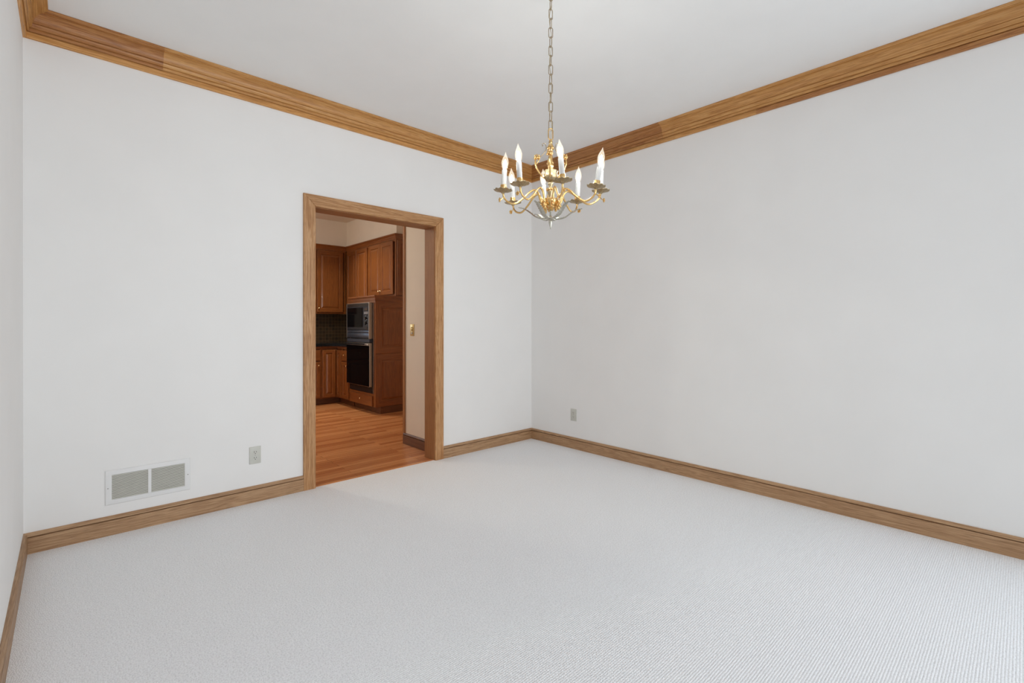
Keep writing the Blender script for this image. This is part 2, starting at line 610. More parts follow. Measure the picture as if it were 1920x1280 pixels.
# ------------------------------------------------------------------ oak trim of the dining room
CROWN = [(0.011, -0.105), (0.019, -0.107), (0.0235, -0.104), (0.025, -0.097), (0.0245, -0.0925), (0.0215, -0.0915), (0.0215, -0.0895), (0.028, -0.088),
         (0.034, -0.082), (0.037, -0.075), (0.0375, -0.0705), (0.0340, -0.0695), (0.0340, -0.0675), (0.0400, -0.0665)]
for k in range(9):                                                     # cove
    a = k / 8 * PI / 2
    CROWN.append((0.041 + 0.040 * (1 - math.cos(a)), -0.0655 + 0.047 * math.sin(a)))
CROWN += [(0.081, -0.0155), (0.086, -0.0145), (0.092, -0.011), (0.0967, -0.006), (0.0967, -0.0005), (0.011, -0.0005)]
BACKER = [(0, -0.1403), (0.008, -0.1403), (0.012, -0.139), (0.0145, -0.135), (0.0145, -0.112), (0.0135, -0.1105), (0.0095, -0.110), (0.0095, -0.001), (0, -0.001)]
BASEP = [(0, 0), (0.016, 0), (0.016, 0.0830), (0.0150, 0.0840), (0.0035, 0.0845), (0.0035, 0.0878), (0.0140, 0.0886), (0.0155, 0.0905), (0.0150, 0.0935),
         (0.0115, 0.1005), (0.0085, 0.104), (0.006, 0.1078), (0.0, 0.1082)]


def sweep(name, prof, zoff, wall, s0, s1, m0, m1, material):
    """moulding along a wall: wall 'b' back (s = x), 'r' right (s = -y), 'l' left (s = -y); m0, m1: mitred inner corner at that end"""
    def P(s, d, z):
        z += zoff
        if wall == 'b':
            return (s, -d, z)
        if wall == 'r':
            return (-d, -s, z)
        if wall == 'l':
            return (WL + d, -s, z)
        if wall == 'f':
            return (s, FR + d, z)
        return (HX - d, s, z)
    bm = bmesh.new()
    uv = bm.loops.layers.uv.new('uv')
    n = len(prof)
    acc = [0]
    for k in range(1, n):
        acc.append(acc[-1] + math.dist(prof[k], prof[k - 1]))
    A = [bm.verts.new(P(s0 + d * m0, d, z)) for d, z in prof]
    D = [bm.verts.new(P(s1 - d * m1, d, z)) for d, z in prof]
    for k in range(n):
        k2 = (k + 1) % n
        f = bm.faces.new((A[k], A[k2], D[k2], D[k]))
        v = (acc[k], acc[k2] if k2 else acc[k] + 0.05)
        f.normal_update()
        for l, uvc in zip(f.loops, ((s0, v[0]), (s0, v[1]), (s1, v[1]), (s1, v[0]))):
            l[uv].uv = uvc
    bm.faces.new(A)
    bm.faces.new(D[::-1])
    o = B()
    o.bm.free()
    o.bm = bm
    return struct(o.build(name, material, smooth=28))


sweep('trim_2', CROWN, H, 'b', WL, -3.163, 1, 0, OAK_CROWN_RED)
sweep('trim_3', CROWN, H, 'b', -3.163, 0, 0, 1, OAK_CROWN)
sweep('trim_4', BACKER, H, 'b', WL, 0, 1, 1, OAK_CROWN)
sweep('trim_5', CROWN, H, 'r', 0, 1.531, 1, 0, OAK_CROWN_RED)
sweep('trim_6', CROWN, H, 'r', 1.531, -FR, 0, 1, OAK_CROWN)
sweep('trim_7', BACKER, H, 'r', 0, 1.628, 1, 0, OAK_CROWN)
sweep('trim_8', BACKER, H, 'r', 1.628, 2.247, 0, 0, OAK_CROWN)
sweep('trim_18', BACKER, H, 'r', 2.247, -FR, 0, 1, OAK_CROWN_RED)
sweep('trim_9', CROWN, H, 'l', 0, -FR, 1, 1, OAK_CROWN)
sweep('trim_10', BACKER, H, 'l', 0, -FR, 1, 1, OAK_CROWN)
CL, CR_ = -2.340, -1.128                    # outer edges of the door casing
sweep('baseboard_back_left', BASEP, 0, 'b', WL, CL, 1, 0, OAK_BASE)
sweep('baseboard_back_right', BASEP, 0, 'b', CR_, 0, 0, 1, OAK_BASE)
sweep('baseboard_right', BASEP, 0, 'r', 0, -FR, 1, 1, OAK_BASE)
sweep('baseboard_left', BASEP, 0, 'l', 0, -FR, 1, 1, OAK_BASE)
sweep('baseboard_front', BASEP, 0, 'f', WL, 0, 1, 1, OAK_BASE)
sweep('baseboard_passage', BASEP, 0, 'h', WT, HY + 0.016, 0, 0, CAB_DARK)  # dark cabinet stain here also carries the shade in the passage


def casing(name, axis, pts4):
    """flat mitred casing board; pts4: outline in x, z; edges eased"""
    bm = bmesh.new()
    uv = bm.loops.layers.uv.new('uv')
    cx = sum(q[0] for q in pts4) / 4
    cz = sum(q[1] for q in pts4) / 4

    def ring(y, e):
        out = []
        for k in range(4):
            p0, p1, p2 = Vector(pts4[k - 1]), Vector(pts4[k]), Vector(pts4[(k + 1) % 4])
            n1 = (p1 - p0).normalized()
            n2 = (p2 - p1).normalized()
            q = p1.copy()
            if k in (0, 3):
                q += n2 * 0
            # ease only the long edges: move along the mitre
            q += e * EASE[name[:0] + axis][k]
            out.append(bm.verts.new((q[0], y, q[1])))
        return out
    R = [ring(0.0, 0), ring(-0.0135, 0), ring(-0.0165, 1.0), ring(-0.018, 3.0)]
    for a_, d_ in zip(R, R[1:]):
        for k in range(4):
            bm.faces.new((a_[k], a_[(k + 1) % 4], d_[(k + 1) % 4], d_[k]))
    bm.faces.new(R[-1])
    bm.faces.new(R[0][::-1])
    bmesh.ops.recalc_face_normals(bm, faces=bm.faces)
    for f in bm.faces:
        for l in f.loops:
            c = l.vert.co
            l[uv].uv = (c.x, c.z + c.y) if axis == 'h' else (c.z, c.x + c.y)
    o = B()
    o.bm.free()
    o.bm = bm
    return struct(o.build(name, OAK_CASE, keep=True))


ct, ci = 2.144, 2.059
il, ir = -2.255, -1.213
V2 = lambda x, z: Vector((x, z)) * 0.001
EASE = {'vl': [V2(1, 0), V2(-1, 0), V2(-1, -1), V2(1, -1)], 'vr': [V2(1, 0), V2(-1, 0), V2(-1, -1), V2(1, -1)], 'h': [V2(1, 1), V2(-1, 1), V2(-1, -1), V2(1, -1)]}
casing('trim_11', 'vl', [(CL, 0), (il, 0), (il, ci), (CL, ct)])
casing('trim_12', 'vr', [(ir, 0), (CR_, 0), (CR_, ct), (ir, ci)])
casing('trim_13', 'h', [(il, ci), (ir, ci), (CR_, ct), (CL, ct)])
struct(B().box(OXL - g, OXL, 0, WT, 0, OZ).build('trim_14', OAK_JAMB, grain=2))
struct(B().box(OXR, OXR + g, 0, WT, 0, OZ).build('trim_15', OAK_JAMB, grain=2))
struct(B().box(OXL - g, OXR + g, 0, WT, OZ, OZ + g).build('trim_16', OAK_JAMB, grain=0))
struct(B().box(OXL, OXR, 0.008, 0.026, -0.002, 0.004).build('trim_17', PLANK))

# ------------------------------------------------------------------ wall fittings


def outlet(label, loc, rotz):
    t = thing('wall_outlet', label, 'outlet', loc, rotz, 'duplex outlets of the dining room')
    w, h_ = 0.0355, 0.0575
    b = B()
    b.box(-w, w, -0.006, 0, -h_, h_, bevel=0.0022)
    b.build('cover_plate', IVORY, t, smooth=30)
    for s in (1, -1):
        cz = s * 0.0195
        pts = []
        for k in range(24):
            a = 2 * PI * k / 24
            x, z = 0.0172 * math.cos(a), 0.0172 * math.sin(a)
            pts.append((x, max(-0.0135, min(0.0135, z)) + cz))
        rc = B().prism(pts, 1, -0.0078, -0.0058).build('receptacle', IVORY, t)
        for x, z0, z1 in ((-0.0068, -0.001, 0.0085), (0.0062, 0.0, 0.0075)):
            B().box(x - 0.0013, x + 0.0013, -0.0082, -0.0076, cz + z0, cz + z1).build('blade_slot', SLOT, rc)
        B().lathe([(0.0027, 0), (0.0027, 0.0006)], 12, mat=Matrix.Translation((0, -0.0076, cz - 0.0072)) @ Matrix.Rotation(PI / 2, 4, 'X')).build('ground_hole', SLOT, rc)
    B().lathe([(0.0032, 0), (0.0030, 0.0010), (0.0, 0.0013)], 14, mat=Matrix.Translation((0, -0.006, 0)) @ Matrix.Rotation(PI / 2, 4, 'X')).build('screw', SCREW, t)
    return t


outlet('pale grey duplex outlet on the back wall between floor vent and doorway', (-2.655, 0, 0.314), 0)
outlet('pale grey duplex outlet on the right wall near the room corner', (0, -0.576, 0.324), -PI / 2)

t = thing('light_switch', 'brass switch plate on the kitchen passage wall inside the doorway', 'switch', (HX, 0.563, 1.142), -PI / 2)
B().box(-0.036, 0.036, -0.005, 0, -0.058, 0.058, bevel=0.002).build('cover_plate', SWITCHM, t, smooth=30)
B().lathe([(0.019, 0), (0.018, 0.004), (0.014, 0.012), (0.013, 0.014), (0, 0.0145)], 20, mat=Matrix.Translation((0, -0.005, 0.012)) @ Matrix.Rotation(PI / 2, 4, 'X')).build('dimmer_knob', SWITCHM, t, smooth=30)
B().box(-0.008, 0.008, -0.010, -0.005, -0.04, -0.022, bevel=0.001).build('toggle', IVORY, t)

# return air grille
vx0, vx1, vz0, vz1 = -3.4295, -3.0235, 0.170, 0.3665
t = thing('return_air_grille', 'white metal vent grille with two louver banks low on the back wall', 'vent', ((vx0 + vx1) / 2, 0, vz0))
hw, hh = (vx1 - vx0) / 2, vz1 - vz0
e0, z0_, z1_ = 0.030, 0.0285, hh - 0.0285
b = B()
pr = [(0, 0.0), (0.0, -0.003), (0.004, -0.007), (0.010, -0.008), (e0 - 0.002, -0.008), (e0, -0.006), (e0, -0.001)]   # frame section: inset, y
rings = []
for ins, y in pr:
    iz = ins * (0.0285 / 0.030)
    rings.append([b.bm.verts.new(q) for q in ((-hw + ins, y, iz), (hw - ins, y, iz), (hw - ins, y, hh - iz), (-hw + ins, y, hh - iz))])
for A, D in zip(rings, rings[1:]):
    for k in range(4):
        b.bm.faces.new((A[k], A[(k + 1) % 4], D[(k + 1) % 4], D[k]))
b.build('frame', VENT, t, smooth=30)
B().box(-0.0075, 0.0075, -0.0082, -0.001, z0_, z1_).build('centre_bar', VENT, t)
B().box(-hw + 0.01, hw - 0.01, -0.0008, -0.0002, 0.01, hh - 0.01).build('duct_shade_plate', DARKIN, t)  # dark plate stands in for the shade of the duct, no hole behind
for xa, xb in ((-hw + e0, -0.0075), (0.0075, hw - e0)):
    b = B()
    nsl = 17
    pit = (z1_ - z0_) / nsl
    for k in range(nsl):
        zc = z0_ + (k + 0.5) * pit
        b.prism([(-0.0070, zc - 0.0026), (-0.0062, zc - 0.0032), (-0.0036, zc + 0.0020), (-0.0044, zc + 0.0026)], 0, xa, xb)
    b.build('louver_bank', LOUV, t)
for x in (-hw + 0.013, hw - 0.013):
    B().lathe([(0.0034, 0), (0.0030, 0.0012), (0, 0.0016)], 12, mat=Matrix.Translation((x, -0.008, hh * 0.49)) @ Matrix.Rotation(PI / 2, 4, 'X')).build('screw', SCREW, t)

# ------------------------------------------------------------------ kitchen cabinets (local: x left to right, -y to the front)


def door_mesh(w, h_, th=0.02, stile=0.055, flat=False):
    b = B()
    bm = b.bm
    uv = bm.loops.layers.uv.new('uv')
    rings_ = [(0, 0), (0, -th + 0.005), (0.003, -th + 0.001), (0.006, -th)]
    if not flat:
        rings_ += [(stile, -th), (stile + 0.004, -th + 0.007), (stile + 0.009, -th + 0.008), (stile + 0.034, -th + 0.001)]
    R = []
    for ins, y in rings_:
        R.append([bm.verts.new(q) for q in ((ins, y, ins), (w - ins, y, ins), (w - ins, y, h_ - ins), (ins, y, h_ - ins))])
    faces = [(bm.faces.new(R[0]), 0)]
    for A, D in zip(R, R[1:]):
        for k in range(4):
            faces.append((bm.faces.new((A[k], A[(k + 1) % 4], D[(k + 1) % 4], D[k])), 1 if k in (0, 2) else 0))
    faces.append((bm.faces.new(R[-1][::-1]), 1 if flat else 0))
    for f, horiz in faces:
        for l in f.loops:
            c = l.vert.co
            l[uv].uv = (c.x, c.z) if horiz else (c.z + c.y, c.x)
    return b


def door(parent, name, x, z, w, h_, knob=None, y=0.0, material=None, flat=False, stile=0.055):
    d = door_mesh(w, h_, flat=flat, stile=stile).build(name, material or CAB, parent, (x, y, z))
    if knob:
        mt = Matrix.Translation((knob[0], -0.02, knob[1])) @ Matrix.Rotation(PI / 2, 4, 'X')
        B().lathe([(0.005, 0), (0.004, 0.006), (0.0045, 0.011), (0.010, 0.015), (0.0112, 0.019), (0.008, 0.023), (0, 0.0245)], 14, mat=mt).build('knob', KNOBM, d, smooth=50)
    return d


def cornice(parent, x0, x1, d, z0, z1, out, right=False, left=False):
    """crown of a cabinet: stepped moulding along the front, returned on the open side"""
    h_ = z1 - z0
    pr = [(0, 0), (0.006, 0), (0.008, 0.25), (0.012, 0.32), (out * 0.55, 0.62), (out * 0.9, 0.78), (out, 0.84), (out, 1.0), (0, 1.0)]
    bm = bmesh.new()
    uv = bm.loops.layers.uv.new('uv')
    secs = []
    o = [(x0 if not left else None)]
    for q, z in pr:
        zz = z0 + z * h_
        row = []
        if left:
            row.append((x0 - q, d, zz))
            row.append((x0 - q, -q, zz))
        else:
            row.append((x0, -q, zz))
        if right:
            row.append((x1 + q, -q, zz))
            row.append((x1 + q, d, zz))
        else:
            row.append((x1, -q, zz))
        secs.append([bm.verts.new(v) for v in row])
    n = len(secs)
    for k in range(n):
        A, D = secs[k], secs[(k + 1) % n]
        for i in range(len(A) - 1):
            if len({A[i], A[i + 1], D[i + 1], D[i]}) == 4:
                f = bm.faces.new((A[i], A[i + 1], D[i + 1], D[i]))
    bm.faces.new([s_[0] for s_ in secs][::-1])
    bm.faces.new([s_[-1] for s_ in secs])
    bmesh.ops.recalc_face_normals(bm, faces=bm.faces)
    for f in bm.faces:
        ax = abs(f.normal.x) > 0.6
        for l in f.loops:
            c = l.vert.co
            l[uv].uv = (c.y if ax else c.x, c.z - c.y * (0 if ax else 1))
    b = B()
    b.bm.free()
    b.bm = bm
    return b.build('cornice', CAB, parent, keep=True)


def wall_cabinet(name, label, loc, rotz, w, d, z0, z1, doors, zc, right=False, side_panel=False, lap=0.0):
    t = thing(name, label, 'kitchen cabinet', loc, rotz)
    B().box(0, w, 0.02, d, z0, z1).build('carcass', CAB, t, grain=2)
    b = B()
    xs_ = sorted({0.0, w})
    b.box(0, w, 0, 0.02, z0, z0 + 0.035).box(0, w, 0, 0.02, z1 - 0.03, z1)
    b.box(0, 0.03, 0, 0.02, z0 + 0.035, z1 - 0.03).box(w - 0.03, w, 0, 0.02, z0 + 0.035, z1 - 0.03)
    b.build('face_frame', CAB, t, grain=2)
    for x, z, dw, dh, kn in doors:
        door(t, 'door', x, z, dw, dh, kn)
    cornice(t, -lap, w, d, z1 - 0.002, zc, 0.03, right=right)
    if side_panel:
        sp_ = door_mesh(d - 0.03, z1 - z0 - 0.02, th=0.012, stile=0.05).build('side_panel', CAB, t, (w, 0.015, z0 + 0.01), PI / 2)
    return t


R90 = -PI / 2
UZ0, UZ1, UZC = 1.36, 2.365, 2.436
# right run of wall cabinets (front plane x = -0.30)
wall_cabinet('wall_cabinet', 'short two-door oak cabinet with brass knobs above the oven tower', (-0.30, 3.095, 0), R90, 0.785, 0.30, 1.583, UZ1,
             [(0.02, 1.61, 0.352, 0.735, (0.325, 0.055)), (0.378, 1.61, 0.352, 0.735, (0.027, 0.055))], UZC, right=True, side_panel=True, lap=0.0145)
wall_cabinet('wall_cabinet', 'tall two-door oak wall cabinet left of the short one, behind the oven tower', (-0.30, 3.885, 0), R90, 0.775, 0.30, UZ0, UZ1,
             [(0.035, 1.385, 0.348, 0.955, None), (0.393, 1.385, 0.348, 0.955, None)], UZC)
# far run (front plane y = 3.89)
wall_cabinet('wall_cabinet', 'oak wall cabinet with raised panel door above the dark tile backsplash', (-1.20, 3.89, 0), 0, 0.89, 0.31, UZ0, UZ1,
             [(0.015, 1.385, 0.405, 0.955, (0.377, 0.06)), (0.428, 1.385, 0.412, 0.955, (0.026, 0.06))], UZC)

# base cabinets
BZ0, BZ1 = 0.095, 0.868
t = thing('corner_base_cabinet', 'oak corner base cabinet with folding door under the black counter', 'kitchen cabinet', (-0.60, 3.55, 0))
B().prism([(-0.235, 0.02), (0.02, 0.02), (0.02, -0.195), (0.60, -0.195), (0.60, 0.65), (-0.235, 0.65)], 2, BZ0, BZ1).build('carcass', CAB, t, grain=2)
B().prism([(-0.235, 0.08), (0.08, 0.08), (0.08, -0.195), (0.50, -0.195), (0.50, 0.6), (-0.235, 0.6)], 2, 0, BZ0).build('toe_kick', CAB_DARK, t, grain=0)
b = B()
b.box(-0.235, 0.02, 0, 0.02, BZ1 - 0.035, BZ1).box(0, 0.02, -0.195, 0, BZ1 - 0.035, BZ1).box(-0.235, 0.02, 0, 0.02, BZ0, BZ0 + 0.012).box(0, 0.02, -0.195, 0, BZ0, BZ0 + 0.012)
b.box(-0.235, -0.222, 0, 0.02, BZ0 + 0.012, BZ1 - 0.035)
b.build('face_frame', CAB, t, grain=0)
door(t, 'door', -0.220, 0.110, 0.197, 0.705, stile=0.045)
d = door_mesh(0.168, 0.705, stile=0.045).build('door', CAB, t, (0, -0.022, 0.110), R90)
mt = Matrix.Translation((0.085, -0.02, 0.61)) @ Matrix.Rotation(PI / 2, 4, 'X')
B().lathe([(0.006, 0), (0.0045, 0.006), (0.005, 0.010), (0.011, 0.014), (0.012, 0.019), (0.008, 0.023), (0, 0.024)], 12, mat=mt).build('knob', CAB_DARK, d, smooth=50)


def base_cabinet(label, loc, rotz, w, d):
    t = thing('base_cabinet', label, 'kitchen cabinet', loc, rotz)
    B().box(0, w, 0.02, d, BZ0, BZ1).build('carcass', CAB, t, grain=2)
    B().box(0, w, 0.07, d - 0.05, 0, BZ0).build('toe_kick', CAB_DARK, t, grain=0)
    b = B()
    b.box(0, w, 0, 0.02, BZ1 - 0.035, BZ1).box(0, w, 0, 0.02, BZ0, BZ0 + 0.012).box(0, w, 0, 0.02, 0.635, 0.665)
    for x in (0, w - 0.022):
        b.box(x, x + 0.022, 0, 0.02, BZ0 + 0.012, 0.635).box(x, x + 0.022, 0, 0.02, 0.665, BZ1 - 0.035)
    b.build('face_frame', CAB, t, grain=0)
    door(t, 'drawer', 0.012, 0.660, w - 0.024, 0.155, ((w - 0.024) / 2, 0.085), flat=True)
    door(t, 'door', 0.012, 0.110, w - 0.024, 0.53, (w - 0.055, 0.48), stile=0.05)
    return t


base_cabinet('narrow oak base cabinet with one drawer, left of the oven tower', (-0.60, 3.350, 0), R90, 0.245, 0.60)
base_cabinet('oak base cabinet left of the corner cabinet, mostly hidden by the door casing', (-1.30, 3.55, 0), 0, 0.462, 0.64)
tag(B().prism([(-1.30, 3.52), (-0.63, 3.52), (-0.63, 3.105), (0, 3.105), (0, KY), (-1.30, KY)], 2, 0.870, 0.915).build('countertop', GRANITE),
    'black polished countertop over the oak base cabinets', 'countertop')
tag(B().box(-1.30, -0.01, KY - 0.014, KY - 0.001, 0.916, UZ0 - 0.002).build('tile_backsplash', TILE),
    'dark brown small tile backsplash between counter and wall cabinets', 'backsplash')

# oven tower: local x 0 (far side) .. 0.78 (near side), front y = 0, depth 0.6
TW, TD, TZ = 0.78, 0.598, 1.53
t = thing('oven_cabinet', 'tall oak cabinet housing black microwave and wall oven', 'kitchen cabinet', (-0.60, 3.09, 0), R90)
b = B()
b.box(0, 0.018, 0.02, TD, BZ0, TZ).box(TW - 0.03, TW - 0.012, 0.02, TD, BZ0, TZ).box(0.018, TW - 0.03, TD - 0.01, TD, BZ0, TZ)
b.box(0.018, TW - 0.03, 0.02, TD - 0.01, TZ - 0.018, TZ).box(0.018, TW - 0.03, 0.02, TD - 0.01, 0.252, 0.266).box(0.018, TW - 0.03, 0.02, TD - 0.01, 0.966, 0.978)
b.build('carcass', CAB, t, grain=2)
b = B()
b.box(0, 0.035, 0, 0.02, BZ0, TZ).box(0.715, TW - 0.012, 0, 0.02, BZ0, TZ)
b.build('stile', CAB, t, grain=2)
b = B()
b.box(0.035, 0.715, 0, 0.02, 1.485, TZ)
b.build('rail', CAB, t, grain=0)
b = B()
b.box(0.035, 0.715, 0, 0.02, 0.237, 0.274)
b.build('rail', CAB, t, grain=0)
b = B()
b.box(0.035, 0.715, 0, 0.02, BZ0, 0.107)
b.build('rail', CAB, t, grain=0)
B().box(0, TW - 0.012, 0.075, TD, 0, BZ0).build('toe_kick', CAB_DARK, t, grain=0)
door(t, 'drawer', 0.042, 0.100, 0.675, 0.140, (0.35, 0.078), flat=True)
cornice(t, 0, TW, TD, 1.4895, 1.582, 0.028, right=True)
# near side: frame with two raised panels, plinth below
sp_ = B()
dm = door_mesh(TD, 0.70, th=0.012, stile=0.085)
sp_.bm.free()
sp_.bm = dm.bm
sp_.build('side_panel', CAB, t, (TW - 0.012, 0.0, 0.805), PI / 2)
door_mesh(TD, 0.71, th=0.012, stile=0.085).build('side_panel', CAB, t, (TW - 0.012, 0.0, 0.094), PI / 2)
B().box(TW - 0.012, TW - 0.001, 0.075, TD, 0.0, 0.093).build('side_plinth', CAB_DARK, t, grain=1)

# microwave with trim kit, standing on the tower's middle shelf
t = thing('microwave', 'black built-in microwave with dials above the wall oven', 'microwave', (-0.60, 3.09, 0.980), R90)
ax0, ax1, fr = 0.022, 0.718, -0.060          # face rectangle and its plane in front of the cabinet


def Z(z):
    return z - 0.980


B().box(0.05, 0.70, 0.0, 0.42, 0.0, Z(1.47)).build('housing', BLACKENAMEL, t)
b = B()
b.box(ax0, ax0 + 0.012, fr, -0.001, Z(1.004), Z(1.488)).box(ax1 - 0.012, ax1, fr, -0.001, Z(1.004), Z(1.488))
b.box(ax0 + 0.012, ax1 - 0.012, fr, -0.001, Z(1.482), Z(1.488))
b.build('trim_frame', STEEL, t)
B().box(ax0 + 0.013, ax1 - 0.013, fr + 0.004, -0.001, Z(1.438), Z(1.481)).build('top_vent', BLACKENAMEL, t)
pn = B().box(ax0 + 0.013, ax1 - 0.013, fr + 0.002, -0.001, Z(1.120), Z(1.436), bevel=0.002).build('front_panel', DARKPANEL, t)
B().box(ax0 + 0.035, ax0 + 0.505, fr - 0.003, fr + 0.002, Z(1.158), Z(1.425), bevel=0.001).build('window', BLACKGLASS, pn)
B().box(ax0 + 0.555, ax0 + 0.655, fr - 0.001, fr + 0.002, Z(1.380), Z(1.410)).build('display', DISPLAY, pn)
for k in range(2):
    for j in range(3):
        B().box(ax0 + 0.550 + j * 0.040, ax0 + 0.580 + j * 0.040, fr - 0.001, fr + 0.002, Z(1.336 + k * 0.018), Z(1.347 + k * 0.018)).build('button', BUTTON, pn)
for zc in (1.285, 1.215):
    mt = Matrix.Translation((ax0 + 0.605, fr + 0.002, Z(zc))) @ Matrix.Rotation(PI / 2, 4, 'X')
    B().lathe([(0.026, 0), (0.026, 0.004), (0.021, 0.006), (0.019, 0.020), (0, 0.021)], 20, mat=mt).build('dial', BLACKENAMEL, pn, smooth=40)
    for a in (0.3, 2.2, 3.6, 5.4):
        B().ball((ax0 + 0.605 + 0.036 * math.cos(a), fr + 0.001, Z(zc) + 0.030 * math.sin(a)), 0.004, sy=0.4, seg=8).build('dial_mark', BRIGHT, pn)
B().box(ax0 + 0.590, ax0 + 0.640, fr - 0.002, fr + 0.002, Z(1.140), Z(1.160), bevel=0.001).build('door_button', BLACKENAMEL, pn)
b = B()
b.box(ax0 + 0.013, ax1 - 0.013, fr + 0.001, -0.001, Z(1.012), Z(1.078), bevel=0.002)
b.box(ax0 + 0.013, ax1 - 0.013, fr + 0.004, -0.001, Z(1.082), Z(1.114), bevel=0.002)
b.build('trim_panel', BLUEBLACK, t, smooth=30)

t = thing('wall_oven', 'black glass built-in wall oven with steel edged door', 'oven', (-0.60, 3.09, 0.268), R90)


def Z(z):
    return z - 0.268


B().box(0.05, 0.70, 0.0, 0.50, Z(0.268), Z(0.962)).build('housing', BLACKENAMEL, t)
b = B().box(ax0 - 0.002, ax1 + 0.012, -0.012, -0.001, Z(0.275), Z(0.352)).box(ax1, ax1 + 0.012, -0.012, -0.001, Z(0.352), Z(0.998)).box(ax0 - 0.002, ax0 + 0.006, -0.012, -0.001, Z(0.352), Z(0.998))
b.build('oven_frame', BLACKENAMEL, t)
B().box(ax1 + 0.0125, ax1 + 0.024, -0.011, -0.001, Z(0.275), Z(1.48)).build('side_trim', STEEL, t)
B().box(ax0 + 0.006, ax1, fr + 0.004, -0.002, Z(0.953), Z(0.999), bevel=0.002).build('control_panel', BLUEBLACK, t)
dr = B().box(ax0, ax1 - 0.002, fr + 0.006, -0.013, Z(0.362), Z(0.946), bevel=0.003).build('door', STEEL, t)
B().box(ax0 + 0.004, ax1 - 0.010, fr, fr + 0.007, Z(0.368), Z(0.910), bevel=0.001).build('glass_front', BLACKGLASS, dr)
b = B().box(ax0 + 0.004, ax1 - 0.09, fr - 0.022, fr + 0.004, Z(0.918), Z(0.942), bevel=0.004)
b.build('handle', BLACKENAMEL, dr)
B().box(ax1 - 0.089, ax1 - 0.012, fr - 0.022, fr + 0.004, Z(0.918), Z(0.942), bevel=0.005).build('handle_highlight', BRIGHT, dr)  # bright piece put in for the highlight at the end of the handle

# ------------------------------------------------------------------ chandelier
CX, CYY, Z0 = -1.882, -1.993, 1.655
ch = thing('chandelier', 'brass chandelier with eight lit candle bulbs hanging on a chain from the ceiling', 'chandelier', (CX, CYY, Z0))
AX = Vector((r0.x, r0.y, 0))                 # an axis of the lamp (its arms are measured from it)
AY = Vector((fw.x, fw.y, 0)).normalized()


def pol(r, deg, z):
    a = math.radians(deg)
    v = AX * (r * math.cos(a)) + AY * (r * math.sin(a))
    return Vector((v.x, v.y, z - Z0))


def c0(prof):
    return [(r, z - Z0) for r, z in prof]


# centre pieces
B().lathe(c0([(0, 1.655), (0.0025, 1.658), (0.004, 1.668), (0.0085, 1.684), (0.010, 1.694), (0.0075, 1.701), (0.0045, 1.705), (0.010, 1.708), (0.013, 1.712),
              (0.010, 1.717), (0.005, 1.720), (0, 1.7205)]), 18).build('finial', SILVER_UNLIT, ch, smooth=50)
B().lathe(c0([(0.0052, 1.719), (0.0046, 1.735), (0.0056, 1.748)]), 14).build('spindle', SILVER_UNLIT, ch, smooth=50)
B().lathe(c0([(0.005, 1.744), (0.013, 1.747), (0.017, 1.753), (0.014, 1.757), (0.024, 1.768), (0.031, 1.782), (0.034, 1.795), (0.033, 1.801), (0.027, 1.803), (0.014, 1.802)]),
          32, scal=8, amp=0.05).build('arm_bowl', BRASS, ch, smooth=50)
B().lathe(c0([(0.013, 1.800), (0.009, 1.812), (0.012, 1.824), (0.016, 1.836), (0.014, 1.845), (0.009, 1.852), (0.008, 1.862), (0.013, 1.872), (0.012, 1.880), (0.010, 1.884)]),
          24).build('column', ANTIQUE, ch, smooth=50)
B().lathe(c0([(0.010, 1.883), (0.022, 1.888), (0.030, 1.900), (0.033, 1.914), (0.031, 1.927), (0.034, 1.932), (0.033, 1.937), (0.020, 1.939), (0.010, 1.943)]),
          32, scal=12, amp=0.06).build('urn', ANTIQUE, ch, smooth=50)
B().lathe(c0([(0.009, 1.941), (0.012, 1.950), (0.015, 1.960), (0.014, 1.970), (0.009, 1.977), (0.008, 1.990), (0.011, 2.000), (0.009, 2.010), (0.007, 2.028), (0.012, 2.040),
              (0.0145, 2.052), (0.011, 2.062), (0.007, 2.067), (0.010, 2.075), (0.007, 2.083), (0.003, 2.090), (0, 2.091)]), 24).build('upper_column', BRASS, ch, smooth=50)
for r_, z_, rad_, up_ in ((0.016, 1.847, 0.006, 1.3), (0.013, 2.046, 0.0055, 1.5)):   # rings of small cast leaves on the column
    b = B()
    for k in range(10):
        b.ball(pol(r_, k * 36, z_), rad_, sz=up_, seg=8)
    b.build('leaf_ring', BRASS, ch, smooth=60)
